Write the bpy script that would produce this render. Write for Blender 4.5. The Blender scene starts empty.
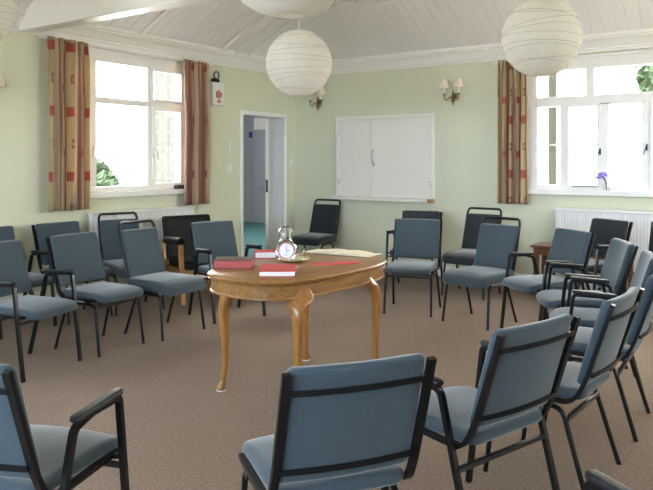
import bpy, bmesh, math, random
from mathutils import Vector, Matrix
random.seed(7)
PI = math.pi
R = math.radians
SC = bpy.context.scene
COL = SC.collection

# ------------------------------------------------------------------ camera
cam_d = bpy.data.cameras.new('camera')
cam = bpy.data.objects.new('camera', cam_d); COL.objects.link(cam)
cam.location = (5.893, -7.861, 1.42)
cam.rotation_euler = (R(90), 0, 0.597)
cam_d.sensor_width = 36; cam_d.lens = 690.5 * 36 / 653
cam_d.shift_y = -(245 - 161.2) / 653
cam_d.clip_start = .05
SC.camera = cam

# ------------------------------------------------------------------ light
world = bpy.data.worlds.new('daylight'); SC.world = world; world.use_nodes = True
wn = world.node_tree.nodes; bg = wn['Background']
tcw = wn.new('ShaderNodeTexCoord'); spw = wn.new('ShaderNodeSeparateXYZ'); mrw = wn.new('ShaderNodeMapRange'); crw = wn.new('ShaderNodeMix'); crw.data_type = 'RGBA'
mrw.inputs['From Min'].default_value = -.9; mrw.inputs['From Max'].default_value = .1
crw.inputs['A'].default_value = (.70, .87, 1.12, 1); crw.inputs['B'].default_value = (1.02, .98, .90, 1)   # bluer open sky to the south, white cloud elsewhere
wl = world.node_tree.links
wl.new(tcw.outputs['Generated'], spw.inputs[0]); wl.new(spw.outputs['Y'], mrw.inputs['Value']); wl.new(mrw.outputs['Result'], crw.inputs['Factor']); wl.new(crw.outputs['Result'], bg.inputs['Color'])
bg.inputs['Color'].default_value = (0.90, 0.95, 1.0, 1); bg.inputs['Strength'].default_value = 7.0
SC.view_settings.view_transform = 'Standard'; SC.view_settings.look = 'None'
SC.view_settings.gamma = 1; SC.view_settings.exposure = 1.62; SC.view_settings.use_curve_mapping = False

def portal(loc, rot, sx, sy):
    l = bpy.data.lights.new('window_portal', 'AREA'); l.shape = 'RECTANGLE'; l.size = sx; l.size_y = sy
    l.cycles.is_portal = True
    o = bpy.data.objects.new('window_portal', l); COL.objects.link(o); o.location = loc; o.rotation_euler = rot
RX, RY0 = 8.3, -10.3          # room extents: x 0..RX, y RY0..0
portal((-.25, -2.95, 1.79), (0, R(-90), 0), 1.5, 1.85)
portal((-.25, -6.9, 1.79), (0, R(-90), 0), 1.5, 2.2)
portal((4.6, .25, 1.79), (R(-90), 0, 0), 2.6, 1.5)
portal((RX+.25, -2.1, 1.79), (0, R(90), 0), 1.5, 2.4)
portal((4.2, RY0-.25, 1.79), (R(90), 0, 0), 5.6, 1.5)

# ------------------------------------------------------------------ materials
def new_mat(name):
    m = bpy.data.materials.new(name); m.use_nodes = True
    nt = m.node_tree; return m, nt, nt.nodes['Principled BSDF']
def simple(name, col, rough=.6, metal=0, var=0.0, vscale=8, bump=0, bscale=60, coat=0, spec=.5):
    m, nt, b = new_mat(name)
    b.inputs['Base Color'].default_value = (*col, 1); b.inputs['Roughness'].default_value = rough
    b.inputs['Metallic'].default_value = metal; b.inputs['Coat Weight'].default_value = coat
    b.inputs['Specular IOR Level'].default_value = spec
    tc = nt.nodes.new('ShaderNodeTexCoord')
    if var:
        n = nt.nodes.new('ShaderNodeTexNoise'); n.inputs['Scale'].default_value = vscale; n.inputs['Detail'].default_value = 4
        r = nt.nodes.new('ShaderNodeMix'); r.data_type = 'RGBA'
        r.inputs['A'].default_value = (*[c*(1-var) for c in col], 1); r.inputs['B'].default_value = (*[min(1, c*(1+var)) for c in col], 1)
        nt.links.new(tc.outputs['Object'], n.inputs['Vector']); nt.links.new(n.outputs['Fac'], r.inputs['Factor'])
        nt.links.new(r.outputs['Result'], b.inputs['Base Color'])
    if bump:
        n = nt.nodes.new('ShaderNodeTexNoise'); n.inputs['Scale'].default_value = bscale; n.inputs['Detail'].default_value = 3
        bp = nt.nodes.new('ShaderNodeBump'); bp.inputs['Strength'].default_value = bump; bp.inputs['Distance'].default_value = .004
        nt.links.new(tc.outputs['Object'], n.inputs['Vector']); nt.links.new(n.outputs['Fac'], bp.inputs['Height'])
        nt.links.new(bp.outputs['Normal'], b.inputs['Normal'])
    return m
def carpet_mat():
    m, nt, b = new_mat('carpet')
    tc = nt.nodes.new('ShaderNodeTexCoord')
    n1 = nt.nodes.new('ShaderNodeTexNoise'); n1.inputs['Scale'].default_value = 70; n1.inputs['Detail'].default_value = 8; n1.inputs['Roughness'].default_value = .92
    cr = nt.nodes.new('ShaderNodeValToRGB')
    cr.color_ramp.elements[0].position = .34; cr.color_ramp.elements[0].color = (.105, .076, .058, 1)
    cr.color_ramp.elements[1].position = .66; cr.color_ramp.elements[1].color = (.37, .285, .222, 1)
    n2 = nt.nodes.new('ShaderNodeTexNoise'); n2.inputs['Scale'].default_value = 1.3
    mx = nt.nodes.new('ShaderNodeMix'); mx.data_type = 'RGBA'; mx.blend_type = 'MULTIPLY'; mx.inputs['Factor'].default_value = 1
    mr = nt.nodes.new('ShaderNodeMapRange'); mr.inputs['To Min'].default_value = .9; mr.inputs['To Max'].default_value = 1.08
    nt.links.new(tc.outputs['Object'], n1.inputs['Vector']); nt.links.new(tc.outputs['Object'], n2.inputs['Vector'])
    nt.links.new(n1.outputs['Fac'], cr.inputs['Fac']); nt.links.new(cr.outputs['Color'], mx.inputs['A'])
    nt.links.new(n2.outputs['Fac'], mr.inputs['Value']); nt.links.new(mr.outputs['Result'], mx.inputs['B'])
    nt.links.new(mx.outputs['Result'], b.inputs['Base Color']); b.inputs['Roughness'].default_value = .95
    b.inputs['Specular IOR Level'].default_value = .1
    bp = nt.nodes.new('ShaderNodeBump'); bp.inputs['Strength'].default_value = .4; bp.inputs['Distance'].default_value = .004
    nt.links.new(n1.outputs['Fac'], bp.inputs['Height']); nt.links.new(bp.outputs['Normal'], b.inputs['Normal'])
    return m
def wood_mat(name, c0, c1, rough=.3, coat=.4, sc=(2, 14, 14)):
    m, nt, b = new_mat(name)
    tc = nt.nodes.new('ShaderNodeTexCoord'); mp = nt.nodes.new('ShaderNodeMapping'); mp.inputs['Scale'].default_value = sc
    n = nt.nodes.new('ShaderNodeTexNoise'); n.inputs['Scale'].default_value = 3; n.inputs['Detail'].default_value = 7; n.inputs['Distortion'].default_value = .8
    cr = nt.nodes.new('ShaderNodeValToRGB'); cr.color_ramp.elements[0].position = .32; cr.color_ramp.elements[1].position = .7
    cr.color_ramp.elements[0].color = (*c0, 1); cr.color_ramp.elements[1].color = (*c1, 1)
    nt.links.new(tc.outputs['Object'], mp.inputs['Vector']); nt.links.new(mp.outputs['Vector'], n.inputs['Vector'])
    nt.links.new(n.outputs['Fac'], cr.inputs['Fac']); nt.links.new(cr.outputs['Color'], b.inputs['Base Color'])
    b.inputs['Roughness'].default_value = rough; b.inputs['Coat Weight'].default_value = coat; b.inputs['Coat Roughness'].default_value = .12
    return m
def fabric_mat(name, col):
    m, nt, b = new_mat(name)
    tc = nt.nodes.new('ShaderNodeTexCoord')
    n = nt.nodes.new('ShaderNodeTexNoise'); n.inputs['Scale'].default_value = 260; n.inputs['Detail'].default_value = 2
    mx = nt.nodes.new('ShaderNodeMix'); mx.data_type = 'RGBA'
    mx.inputs['A'].default_value = (*[c*.72 for c in col], 1); mx.inputs['B'].default_value = (*[c*1.28 for c in col], 1)
    nt.links.new(tc.outputs['Object'], n.inputs['Vector']); nt.links.new(n.outputs['Fac'], mx.inputs['Factor'])
    nt.links.new(mx.outputs['Result'], b.inputs['Base Color'])
    b.inputs['Roughness'].default_value = .9; b.inputs['Sheen Weight'].default_value = .4; b.inputs['Sheen Roughness'].default_value = .4
    b.inputs['Specular IOR Level'].default_value = .2
    bp = nt.nodes.new('ShaderNodeBump'); bp.inputs['Strength'].default_value = .25; bp.inputs['Distance'].default_value = .002
    nt.links.new(n.outputs['Fac'], bp.inputs['Height']); nt.links.new(bp.outputs['Normal'], b.inputs['Normal'])
    return m
def curtain_mat():
    m, nt, b = new_mat('curtain_fabric')
    uv = nt.nodes.new('ShaderNodeUVMap'); sp = nt.nodes.new('ShaderNodeSeparateXYZ'); nt.links.new(uv.outputs['UV'], sp.inputs[0])
    def math_(op, a, b_=None):
        n = nt.nodes.new('ShaderNodeMath'); n.operation = op
        for i, v in enumerate((a, b_)):
            if v is None: continue
            if isinstance(v, (int, float)): n.inputs[i].default_value = v
            else: nt.links.new(v, n.inputs[i])
        return n.outputs[0]
    u = sp.outputs['X']; v = sp.outputs['Y']
    fu = math_('FRACT', math_('MULTIPLY', u, 1/.46))
    cr = nt.nodes.new('ShaderNodeValToRGB'); cr.color_ramp.interpolation = 'CONSTANT'
    stops = [(0, (.33, .16, .125)), (.12, (.54, .40, .21)), (.40, (.33, .19, .11)), (.45, (.66, .54, .38)), (.64, (.36, .18, .14)), (.73, (.52, .38, .20)), (.93, (.38, .13, .10))]
    el = cr.color_ramp.elements
    while len(el) < len(stops): el.new(.5)
    for e, (p, c) in zip(el, stops): e.position = p; e.color = (*c, 1)
    nt.links.new(fu, cr.inputs['Fac'])
    cur = cr.outputs['Color']
    def patch(u0, u1, v0, v1, off, per, col, cur):
        fv = math_('FRACT', math_('ADD', math_('MULTIPLY', v, 1/per), off))
        mask = math_('MULTIPLY', math_('MULTIPLY', math_('GREATER_THAN', fu, u0), math_('LESS_THAN', fu, u1)),
                     math_('MULTIPLY', math_('GREATER_THAN', fv, v0), math_('LESS_THAN', fv, v1)))
        mx = nt.nodes.new('ShaderNodeMix'); mx.data_type = 'RGBA'; mx.inputs['B'].default_value = (*col, 1)
        nt.links.new(mask, mx.inputs['Factor']); nt.links.new(cur, mx.inputs['A']); return mx.outputs['Result']
    cur = patch(.14, .38, .0, .15, .0, .62, (.42, .09, .06), cur)
    cur = patch(.24, .36, .50, .64, .0, .62, (.28, .15, .085), cur)
    cur = patch(.27, .33, .54, .60, .0, .62, (.52, .385, .21), cur)
    cur = patch(.80, .93, .0, .12, .35, .62, (.42, .09, .06), cur)
    nt.links.new(cur, b.inputs['Base Color']); b.inputs['Roughness'].default_value = .85; b.inputs['Sheen Weight'].default_value = .2
    tr = nt.nodes.new('ShaderNodeBsdfTranslucent'); nt.links.new(cur, tr.inputs['Color'])
    ms = nt.nodes.new('ShaderNodeMixShader'); ms.inputs[0].default_value = .25
    nt.links.new(b.outputs[0], ms.inputs[1]); nt.links.new(tr.outputs[0], ms.inputs[2]); nt.links.new(ms.outputs[0], nt.nodes['Material Output'].inputs[0])
    return m
def paper_mat():
    m, nt, b = new_mat('rice_paper')
    tc = nt.nodes.new('ShaderNodeTexCoord'); n = nt.nodes.new('ShaderNodeTexNoise'); n.inputs['Scale'].default_value = 16; n.inputs['Detail'].default_value = 6
    cr = nt.nodes.new('ShaderNodeValToRGB'); cr.color_ramp.elements[0].color = (.74, .71, .62, 1); cr.color_ramp.elements[1].color = (.88, .86, .79, 1)
    nt.links.new(tc.outputs['Object'], n.inputs['Vector']); nt.links.new(n.outputs['Fac'], cr.inputs['Fac'])
    tr = nt.nodes.new('ShaderNodeBsdfTranslucent'); df = nt.nodes.new('ShaderNodeBsdfDiffuse'); ms = nt.nodes.new('ShaderNodeMixShader'); ms.inputs[0].default_value = .42
    bp = nt.nodes.new('ShaderNodeBump'); bp.inputs['Strength'].default_value = .5; bp.inputs['Distance'].default_value = .01
    nt.links.new(n.outputs['Fac'], bp.inputs['Height']); nt.links.new(bp.outputs['Normal'], df.inputs['Normal'])
    nt.links.new(cr.outputs['Color'], tr.inputs['Color']); nt.links.new(cr.outputs['Color'], df.inputs['Color'])
    nt.links.new(df.outputs[0], ms.inputs[1]); nt.links.new(tr.outputs[0], ms.inputs[2]); nt.links.new(ms.outputs[0], nt.nodes['Material Output'].inputs[0])
    return m
def thin_glass():
    m, nt, b = new_mat('window_glass'); nt.nodes.remove(b)
    t = nt.nodes.new('ShaderNodeBsdfTransparent'); g = nt.nodes.new('ShaderNodeBsdfGlossy'); g.inputs['Roughness'].default_value = .02
    fr = nt.nodes.new('ShaderNodeFresnel'); fr.inputs['IOR'].default_value = 1.3; ms = nt.nodes.new('ShaderNodeMixShader')
    nt.links.new(fr.outputs[0], ms.inputs[0]); nt.links.new(t.outputs[0], ms.inputs[1]); nt.links.new(g.outputs[0], ms.inputs[2])
    nt.links.new(ms.outputs[0], nt.nodes['Material Output'].inputs[0]); return m
def clear_glass():
    m, nt, b = new_mat('tableware_glass')
    b.inputs['Base Color'].default_value = (.97, .985, .98, 1); b.inputs['Roughness'].default_value = .02
    b.inputs['Transmission Weight'].default_value = 1; b.inputs['IOR'].default_value = 1.33; return m
def brick_mat(name, a, b2, mortar):
    m, nt, b = new_mat(name)
    tc = nt.nodes.new('ShaderNodeTexCoord'); mp = nt.nodes.new('ShaderNodeMapping'); mp.inputs['Rotation'].default_value = (R(90), 0, R(90))
    br = nt.nodes.new('ShaderNodeTexBrick'); br.inputs['Scale'].default_value = 2.5
    br.inputs['Color1'].default_value = (*a, 1); br.inputs['Color2'].default_value = (*b2, 1); br.inputs['Mortar'].default_value = (*mortar, 1)
    nt.links.new(tc.outputs['Object'], mp.inputs['Vector']); nt.links.new(mp.outputs['Vector'], br.inputs['Vector'])
    nt.links.new(br.outputs['Color'], b.inputs['Base Color']); b.inputs['Roughness'].default_value = .9; return m

M = dict(
    wall=simple('pale_green_paint', (.69, .70, .515), .75, var=.04, vscale=1.5, bump=.12, bscale=40),
    ceiling=simple('painted_boards', (.87, .86, .83), .6),
    white=simple('white_gloss_paint', (.88, .86, .80), .35, var=.02),
    whitewall=simple('white_emulsion', (.78, .78, .78), .7, var=.02),
    hatch=simple('hatch_paint', (.84, .815, .72), .45, var=.02),
    carpet=carpet_mat(),
    blue=fabric_mat('blue_grey_fabric', (.058, .082, .097)),
    char=fabric_mat('charcoal_fabric', (.030, .036, .038)),
    black=simple('black_steel', (.006, .0065, .007), .3, .0, spec=.35),
    blackpad=simple('black_armrest_plastic', (.014, .015, .016), .5, spec=.4),
    stretch=simple('grey_steel', (.03, .031, .032), .35, spec=.4),
    vinyl=simple('black_vinyl', (.007, .007, .007), .55, spec=.25),
    oak=wood_mat('light_oak', (.36, .18, .06), (.60, .34, .13), .4, .2, (14, 14, 2)),
    table=wood_mat('polished_walnut', (.19, .088, .024), (.33, .165, .046), .33, .08),
    tableleg=wood_mat('polished_walnut_leg', (.25, .105, .024), (.42, .19, .048), .3, .3, (14, 14, 2)),
    redwood=wood_mat('reddish_mahogany', (.13, .045, .022), (.26, .10, .045), .3, .3),
    brass=simple('aged_brass', (.26, .17, .06), .32, .9, var=.2, vscale=30),
    chrome=simple('brushed_chrome', (.6, .6, .6), .25, 1),
    plastic=simple('white_plastic', (.80, .79, .75), .4),
    shade=simple('cream_lampshade', (.80, .70, .56), .8),
    paper=paper_mat(), rib=simple('lantern_wire', (.42, .38, .31), .7), frosted=simple('opal_bulb', (.85, .83, .75), .3),
    curtain=curtain_mat(), glass=thin_glass(), clear=clear_glass(),
    rad=simple('radiator_enamel', (.80, .79, .75), .35), red=simple('red_cloth_cover', (.50, .035, .035), .5, var=.08, bump=.05),
    pages=simple('white_pages', (.84, .83, .80), .8, var=.02, vscale=60), redpages=simple('red_edged_pages', (.42, .07, .06), .55, var=.08, vscale=40),
    darkcover=simple('dark_brown_leather', (.075, .040, .025), .4, var=.1), cream=simple('aged_book_pages', (.76, .68, .50), .8, var=.04, vscale=40),
    leaflet=simple('red_leaflet_paper', (.62, .05, .06), .5), plate=simple('cream_china', (.70, .64, .42), .2, coat=.5), gold=simple('gold_rim', (.65, .42, .12), .25, .9),
    dial=simple('white_clock_dial', (.85, .84, .85), .5), pink=simple('pink_ring', (.60, .25, .27), .5), purple=simple('purple_petals', (.34, .28, .74), .6, var=.2, vscale=30),
    stem=simple('green_stem', (.12, .16, .06), .6), bluebox=simple('blue_sign', (.03, .06, .28), .5),
    hallwall=simple('grey_hall_paint', (.36, .36, .37), .8), hallfloor=simple('teal_floor', (.05, .15, .14), .6, var=.08, vscale=20),
    halldoor=simple('grey_door_paint', (.36, .37, .38), .6), darkgrey=simple('dark_grey_plastic', (.05, .055, .06), .4),
    brick=brick_mat('pale_stone', (.062, .062, .048), (.045, .048, .036), (.085, .085, .07)), render=simple('white_render', (.82, .82, .80), .8),
    leaf=simple('hedge_leaves', (.045, .075, .03), .7, var=.4, vscale=6), bark=simple('bark', (.12, .08, .05), .9), bounce_ground=simple('pale_bounce_ground', (.60, .57, .52), .9, var=.12, vscale=20),
    slate=simple('blue_grey_paint', (.006, .010, .014), .5), wovenred=simple('red_print', (.48, .13, .10), .5), darkstone=simple('terracotta', (.3, .15, .08), .7),
)

# ------------------------------------------------------------------ mesh helpers
def obj(name, bm, mat, parent=None, smooth=None):
    bmesh.ops.recalc_face_normals(bm, faces=bm.faces)
    me = bpy.data.meshes.new(name); bm.to_mesh(me); bm.free()
    o = bpy.data.objects.new(name, me); COL.objects.link(o)
    for m in (mat if isinstance(mat, (list, tuple)) else [mat]): me.materials.append(M[m])
    if smooth is not None:
        for p in me.polygons: p.use_smooth = True
        me.set_sharp_from_angle(angle=R(smooth))
    if parent: o.parent = parent
    return o
def thing(name, label, cat, loc=(0, 0, 0), rz=0, group=None):
    o = bpy.data.objects.new(name, None); COL.objects.link(o); o.location = loc; o.rotation_euler = (0, 0, rz); o.empty_display_size = .05
    return tag(o, label, cat, group)
def tag(o, label, cat, group=None, kind=None):
    o['label'] = label; o['category'] = cat
    if group: o['group'] = group
    if kind: o['kind'] = kind
    return o
def struct(o): o['kind'] = 'structure'; return o
def box(bm, x0, x1, y0, y1, z0, z1, bev=0, mat=0):
    r = bmesh.ops.create_cube(bm, size=1)
    vs = r['verts']
    for v in vs:
        v.co = Vector(((x0+x1)/2+v.co.x*(x1-x0), (y0+y1)/2+v.co.y*(y1-y0), (z0+z1)/2+v.co.z*(z1-z0)))
    fs = {f for v in vs for f in v.link_faces}
    for f in fs: f.material_index = mat
    if bev:
        es = list({e for v in vs for e in v.link_edges})
        g = bmesh.ops.bevel(bm, geom=es, offset=bev, segments=2, profile=.5, affect='EDGES')
        for f in g['faces']: f.material_index = mat
    return bm
def B(*a, **k): return box(bmesh.new(), *a, **k)
def fillet(pts, rad, n=5):
    pts = [Vector(p) for p in pts]; out = [pts[0]]
    for i in range(1, len(pts)-1):
        a, b, c = pts[i-1], pts[i], pts[i+1]
        r = rad[i] if isinstance(rad, dict) and i in rad else (rad if not isinstance(rad, dict) else 0)
        if r <= 0: out.append(b); continue
        d1 = (a-b); d2 = (c-b); r = min(r, d1.length*.49, d2.length*.49)
        p, q = b+d1.normalized()*r, b+d2.normalized()*r
        for k in range(n+1):
            t = k/n; out.append(p*(1-t)**2+b*2*t*(1-t)+q*t*t)
    out.append(pts[-1]); return out
def sweep(bm, pts, w, h=None, sides=8, up=(0, 0, 1), closed=False, radii=None, mat=0):
    """tube along pts; elliptical w x h section (sides=4 -> rectangular)"""
    h = h or w; pts = [Vector(p) for p in pts]; n = len(pts); rings = []
    prev = None
    for i, p in enumerate(pts):
        if closed: t = pts[(i+1) % n]-pts[i-1]
        else: t = pts[min(i+1, n-1)]-pts[max(i-1, 0)]
        t.normalize()
        ref = Vector(up) if prev is None else prev
        s = t.cross(ref)
        if s.length < 1e-4: s = t.cross(Vector((1, 0, 0)))
        s.normalize(); u = s.cross(t).normalized(); prev = u
        ring = []
        k = radii[i] if radii else 1
        for j in range(sides):
            a = 2*PI*(j+.5)/sides; f = 1 if sides > 4 else math.sqrt(2)
            ring.append(bm.verts.new(p+s*math.cos(a)*w*f*k+u*math.sin(a)*h*f*k))
        rings.append(ring)
    m = n if closed else n-1
    for i in range(m):
        A, C = rings[i], rings[(i+1) % n]
        for j in range(sides):
            f = bm.faces.new((A[j], A[(j+1) % sides], C[(j+1) % sides], C[j])); f.material_index = mat
    if not closed:
        for r_ in (rings[0], rings[-1]):
            f = bm.faces.new(r_); f.material_index = mat
    return bm
def lathe(bm, prof, loc=(0, 0, 0), seg=24, mat=0, axis='z'):
    rings = []
    for r, z in prof:
        ring = []
        for j in range(seg):
            a = 2*PI*j/seg
            c = Vector((max(r, 1e-5)*math.cos(a), max(r, 1e-5)*math.sin(a), z))
            if axis == 'x': c = Vector((c.z, c.x, c.y))
            if axis == 'y': c = Vector((c.x, c.z, c.y))
            ring.append(bm.verts.new(c+Vector(loc)))
        rings.append(ring)
    for A, C in zip(rings, rings[1:]):
        for j in range(seg):
            f = bm.faces.new((A[j], A[(j+1) % seg], C[(j+1) % seg], C[j])); f.material_index = mat
    bmesh.ops.remove_doubles(bm, verts=[v for r_ in rings for v in r_], dist=2e-5)
    return bm
def pad(bm, w, h, t, re=.015, rc=.03, nx=16, nh=12, deform=None):
    """cushion: x = width w, y = thickness t, z = height h, edge radius re, corner radius rc"""
    xs = [-w/2]+[-w/2+rc*(1-math.cos(PI/2*k/4)) for k in range(1, 4)]+[-w/2+rc+(w-2*rc)*k/nx for k in range(nx+1)]
    xs += [w/2-rc*(1-math.cos(PI/2*k/4)) for k in (3, 2, 1)]+[w/2]
    rings = []
    for x in xs:
        e = w/2-abs(x)
        ih = rc-math.sqrt(max(0, rc*rc-(rc-min(e, rc))**2)); it = re-math.sqrt(max(0, re*re-(re-min(e, re))**2))
        H2 = h/2-ih; T2 = max(t/2-it, .002); r = min(re, T2*.98)
        sec = []
        n = nh
        for (sy, sz) in ((1, 1), (-1, 1), (-1, -1), (1, -1)):
            cy, cz = sy*(T2-r), sz*(H2-r)
            for k in range(4):
                a = {(1, 1): 0, (-1, 1): PI/2, (-1, -1): PI, (1, -1): 3*PI/2}[(sy, sz)]+PI/2*k/3
                sec.append((cy+r*math.cos(a), cz+r*math.sin(a)))
            if sy == sz*-1 and sy == -1 or (sy, sz) == (1, -1):
                # long side from here to next corner
                y0 = sec[-1][0]; z0 = sec[-1][1]; z1 = -sz*(H2-r)
                for k in range(1, n): sec.append((sec[-k][0] if False else y0, z0+(z1-z0)*k/n))
        rings.append([Vector((x, y, z)) for y, z in sec])
    vr = []
    for ring in rings:
        vr.append([bm.verts.new(deform(p) if deform else p) for p in ring])
    m = len(vr[0])
    for A, C in zip(vr, vr[1:]):
        for j in range(m): bm.faces.new((A[j], A[(j+1) % m], C[(j+1) % m], C[j]))
    bm.faces.new(vr[0]); bm.faces.new(vr[-1])
    return bm
def copy_tree(o, parent=None):
    c = o.copy(); COL.objects.link(c)
    if parent: c.parent = parent
    for ch in list(o.children): copy_tree(ch, c)
    return c

# ------------------------------------------------------------------ room shell
WT = .28
def wall(name, axis, plane, out, a0, a1, z0, z1, holes, mat):
    """wall slab with rectangular openings; axis 'x' or 'y' is the running axis"""
    bm = bmesh.new()
    As = sorted({a0, a1, *[h[0] for h in holes], *[h[1] for h in holes]}); Zs = sorted({z0, z1, *[h[2] for h in holes], *[h[3] for h in holes]})
    def P(a, z, d): return (a, plane+out*d, z) if axis == 'x' else (plane+out*d, a, z)
    def solid(i, j):
        if i < 0 or j < 0 or i >= len(As)-1 or j >= len(Zs)-1: return False
        a = (As[i]+As[i+1])/2; z = (Zs[j]+Zs[j+1])/2
        return not any(h[0] < a < h[1] and h[2] < z < h[3] for h in holes)
    def q(*c): bm.faces.new([bm.verts.new(p) for p in c])
    for i in range(len(As)-1):
        for j in range(len(Zs)-1):
            if not solid(i, j): continue
            a, b, c, d = As[i], As[i+1], Zs[j], Zs[j+1]
            for t in (0, WT): q(P(a, c, t), P(b, c, t), P(b, d, t), P(a, d, t))
            if not solid(i-1, j): q(P(a, c, 0), P(a, c, WT), P(a, d, WT), P(a, d, 0))
            if not solid(i+1, j): q(P(b, c, 0), P(b, c, WT), P(b, d, WT), P(b, d, 0))
            if not solid(i, j-1): q(P(a, c, 0), P(b, c, 0), P(b, c, WT), P(a, c, WT))
            if not solid(i, j+1): q(P(a, d, 0), P(b, d, 0), P(b, d, WT), P(a, d, WT))
    bmesh.ops.remove_doubles(bm, verts=bm.verts, dist=1e-5)
    return struct(obj(name, bm, mat))
WZ0, WZ1, WH = 1.06, 2.60, 2.80
wall('wall_left', 'y', 0, -1, RY0, 0, 0, WH, [(-3.80, -2.04, WZ0, WZ1), (-1.116, -.221, 0, 2.035), (-8.0, -5.8, WZ0, WZ1)], 'wall')
wall('wall_back', 'x', 0, 1, -WT, RX+WT, 0, WH, [(3.32, 5.90, WZ0, WZ1)], 'wall')
wall('wall_right', 'y', RX, 1, RY0, 0, 0, WH, [(-3.3, -.9, WZ0, WZ1)], 'wall')
wall('wall_front', 'x', RY0, -1, -WT, RX+WT, 0, WH, [(1.4, 7.0, WZ0, WZ1)], 'wall')
struct(obj('floor', B(-.12, RX+.1, RY0-.1, .1, -.12, 0), 'carpet'))

# ceiling: four boarded slopes up to a flat boarded centre
FZ = 3.26; S0 = .10; Z0C = 2.765; IN = 1.05; SL = (FZ-Z0C)/(IN-S0)
def boards(length, depth, pitch=.125, groove=.009, gd=.007):
    """boards running along +y (up the slope), spread over x, groove open downwards (-z)"""
    bm = bmesh.new(); x = 0; prof = []
    while x < length:
        prof += [(x, 0), (x+pitch-groove, 0), (x+pitch-groove*.5, gd)]; x += pitch
    prof.append((x, 0))
    a = [bm.verts.new((px, 0, pz)) for px, pz in prof]; b = [bm.verts.new((px, depth, pz)) for px, pz in prof]
    for i in range(len(prof)-1): bm.faces.new((a[i], a[i+1], b[i+1], b[i]))
    top = [bm.verts.new(p) for p in ((0, 0, .03), (x, 0, .03), (x, depth, .03), (0, depth, .03))]
    bm.faces.new(top)
    return bm
def slope(origin, along, inward, length):
    ang = math.atan(SL); dep = (IN-S0)/math.cos(ang)
    bm = boards(length, dep)
    A = Vector(along); I = Vector(inward); U = (I*math.cos(ang)+Vector((0, 0, 1))*math.sin(ang)); N = Vector((0, 0, 1))*math.cos(ang)-I*math.sin(ang)
    for v in bm.verts: v.co = Vector(origin)+A*v.co.x+U*v.co.y+N*v.co.z
    # trim along the two hips
    o = Vector(origin)-I*S0-A*S0
    e = Vector(origin)-I*S0+A*(length+S0)
    for p, nrm in ((o, (A-I)), (e, (-A-I))):
        bmesh.ops.bisect_plane(bm, geom=list(bm.verts)+list(bm.edges)+list(bm.faces), plane_co=p, plane_no=nrm, clear_inner=True)
    return bm
ceil = bmesh.new()
def merge(bm, other):
    me = bpy.data.meshes.new('t'); other.to_mesh(me); other.free(); bm.from_mesh(me); bpy.data.meshes.remove(me)
merge(ceil, slope((S0, RY0+S0, Z0C), (0, 1, 0), (1, 0, 0), -RY0-2*S0))
merge(ceil, slope((S0, -S0, Z0C), (1, 0, 0), (0, -1, 0), RX-2*S0))
merge(ceil, slope((RX-S0, RY0+S0, Z0C), (0, 1, 0), (-1, 0, 0), -RY0-2*S0))
merge(ceil, slope((S0, RY0+S0, Z0C), (1, 0, 0), (0, 1, 0), RX-2*S0))
fl = boards(RX-2*IN, -RY0-2*IN)
for v in fl.verts: v.co += Vector((IN, RY0+IN, FZ))
merge(ceil, fl)
struct(obj('ceiling', ceil, 'ceiling'))
# roof over the ceiling keeps the sky out
struct(obj('ceiling_roof', B(-.4, RX+.4, RY0-.4, .4, 3.34, 3.44), 'white'))
# trim round the flat ceiling, hip covers, battens
bm = bmesh.new()
box(bm, IN-.04, IN+.06, RY0+IN, -IN, FZ-.03, FZ+.01, .006); box(bm, RX-IN-.06, RX-IN+.04, RY0+IN, -IN, FZ-.03, FZ+.01, .006)
box(bm, IN, RX-IN, -IN-.06, -IN+.04, FZ-.03, FZ+.01, .006); box(bm, IN, RX-IN, RY0+IN-.04, RY0+IN+.06, FZ-.03, FZ+.01, .006)
for sx, sy in ((0, 0), (1, 0), (0, 1), (1, 1)):
    x0, y0 = (S0, -S0) if (sx, sy) == (0, 0) else (RX-S0, -S0) if (sx, sy) == (1, 0) else (S0, RY0+S0) if (sx, sy) == (0, 1) else (RX-S0, RY0+S0)
    dx = 1 if sx == 0 else -1; dy = -1 if sy == 0 else 1
    sweep(bm, [(x0, y0, Z0C), (x0+dx*(IN-S0), y0+dy*(IN-S0), FZ)], .06, .025, sides=4)
struct(obj('trim_1', bm, 'white'))
bm = bmesh.new()
for y in (-1.15, -1.38, -1.62, -2.9, -3.5):
    sweep(bm, [(S0, y, Z0C-.008), (IN, y, FZ-.008)], .030, .018, sides=4)
struct(obj('trim_2', bm, 'white'))
# cornice
def moulding(name, prof, mat):
    """closed profile (inset from wall, z) swept round the room with mitred corners"""
    bm = bmesh.new(); rings = []
    for cx, cy, sx, sy in ((0, 0, 1, -1), (RX, 0, -1, -1), (RX, RY0, -1, 1), (0, RY0, 1, 1)):
        rings.append([bm.verts.new((cx+sx*i, cy+sy*i, z)) for i, z in prof])
    n = len(prof)
    for k in range(4):
        A, C = rings[k], rings[(k+1) % 4]
        for j in range(n): bm.faces.new((A[j], A[(j+1) % n], C[(j+1) % n], C[j]))
    return struct(obj(name, bm, mat))
moulding('trim_3', [(-.01, 2.605), (.022, 2.605), (.022, 2.625), (.04, 2.635), (.04, 2.652), (.055, 2.668), (.075, 2.70), (.10, 2.722), (.118, 2.728), (.118, 2.745), (.14, 2.752), (.14, 2.785), (.10, 2.80), (-.01, 2.80)], 'white')
# tie beam
struct(obj('ceiling_beam', B(-.02, RX+.02, -4.23, -4.08, 2.61, 2.90, bev=.008), 'white'))
struct(obj('ceiling_beam', B(-.02, RX+.02, -7.40, -7.25, 2.61, 2.90, bev=.008), 'white'))
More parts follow.
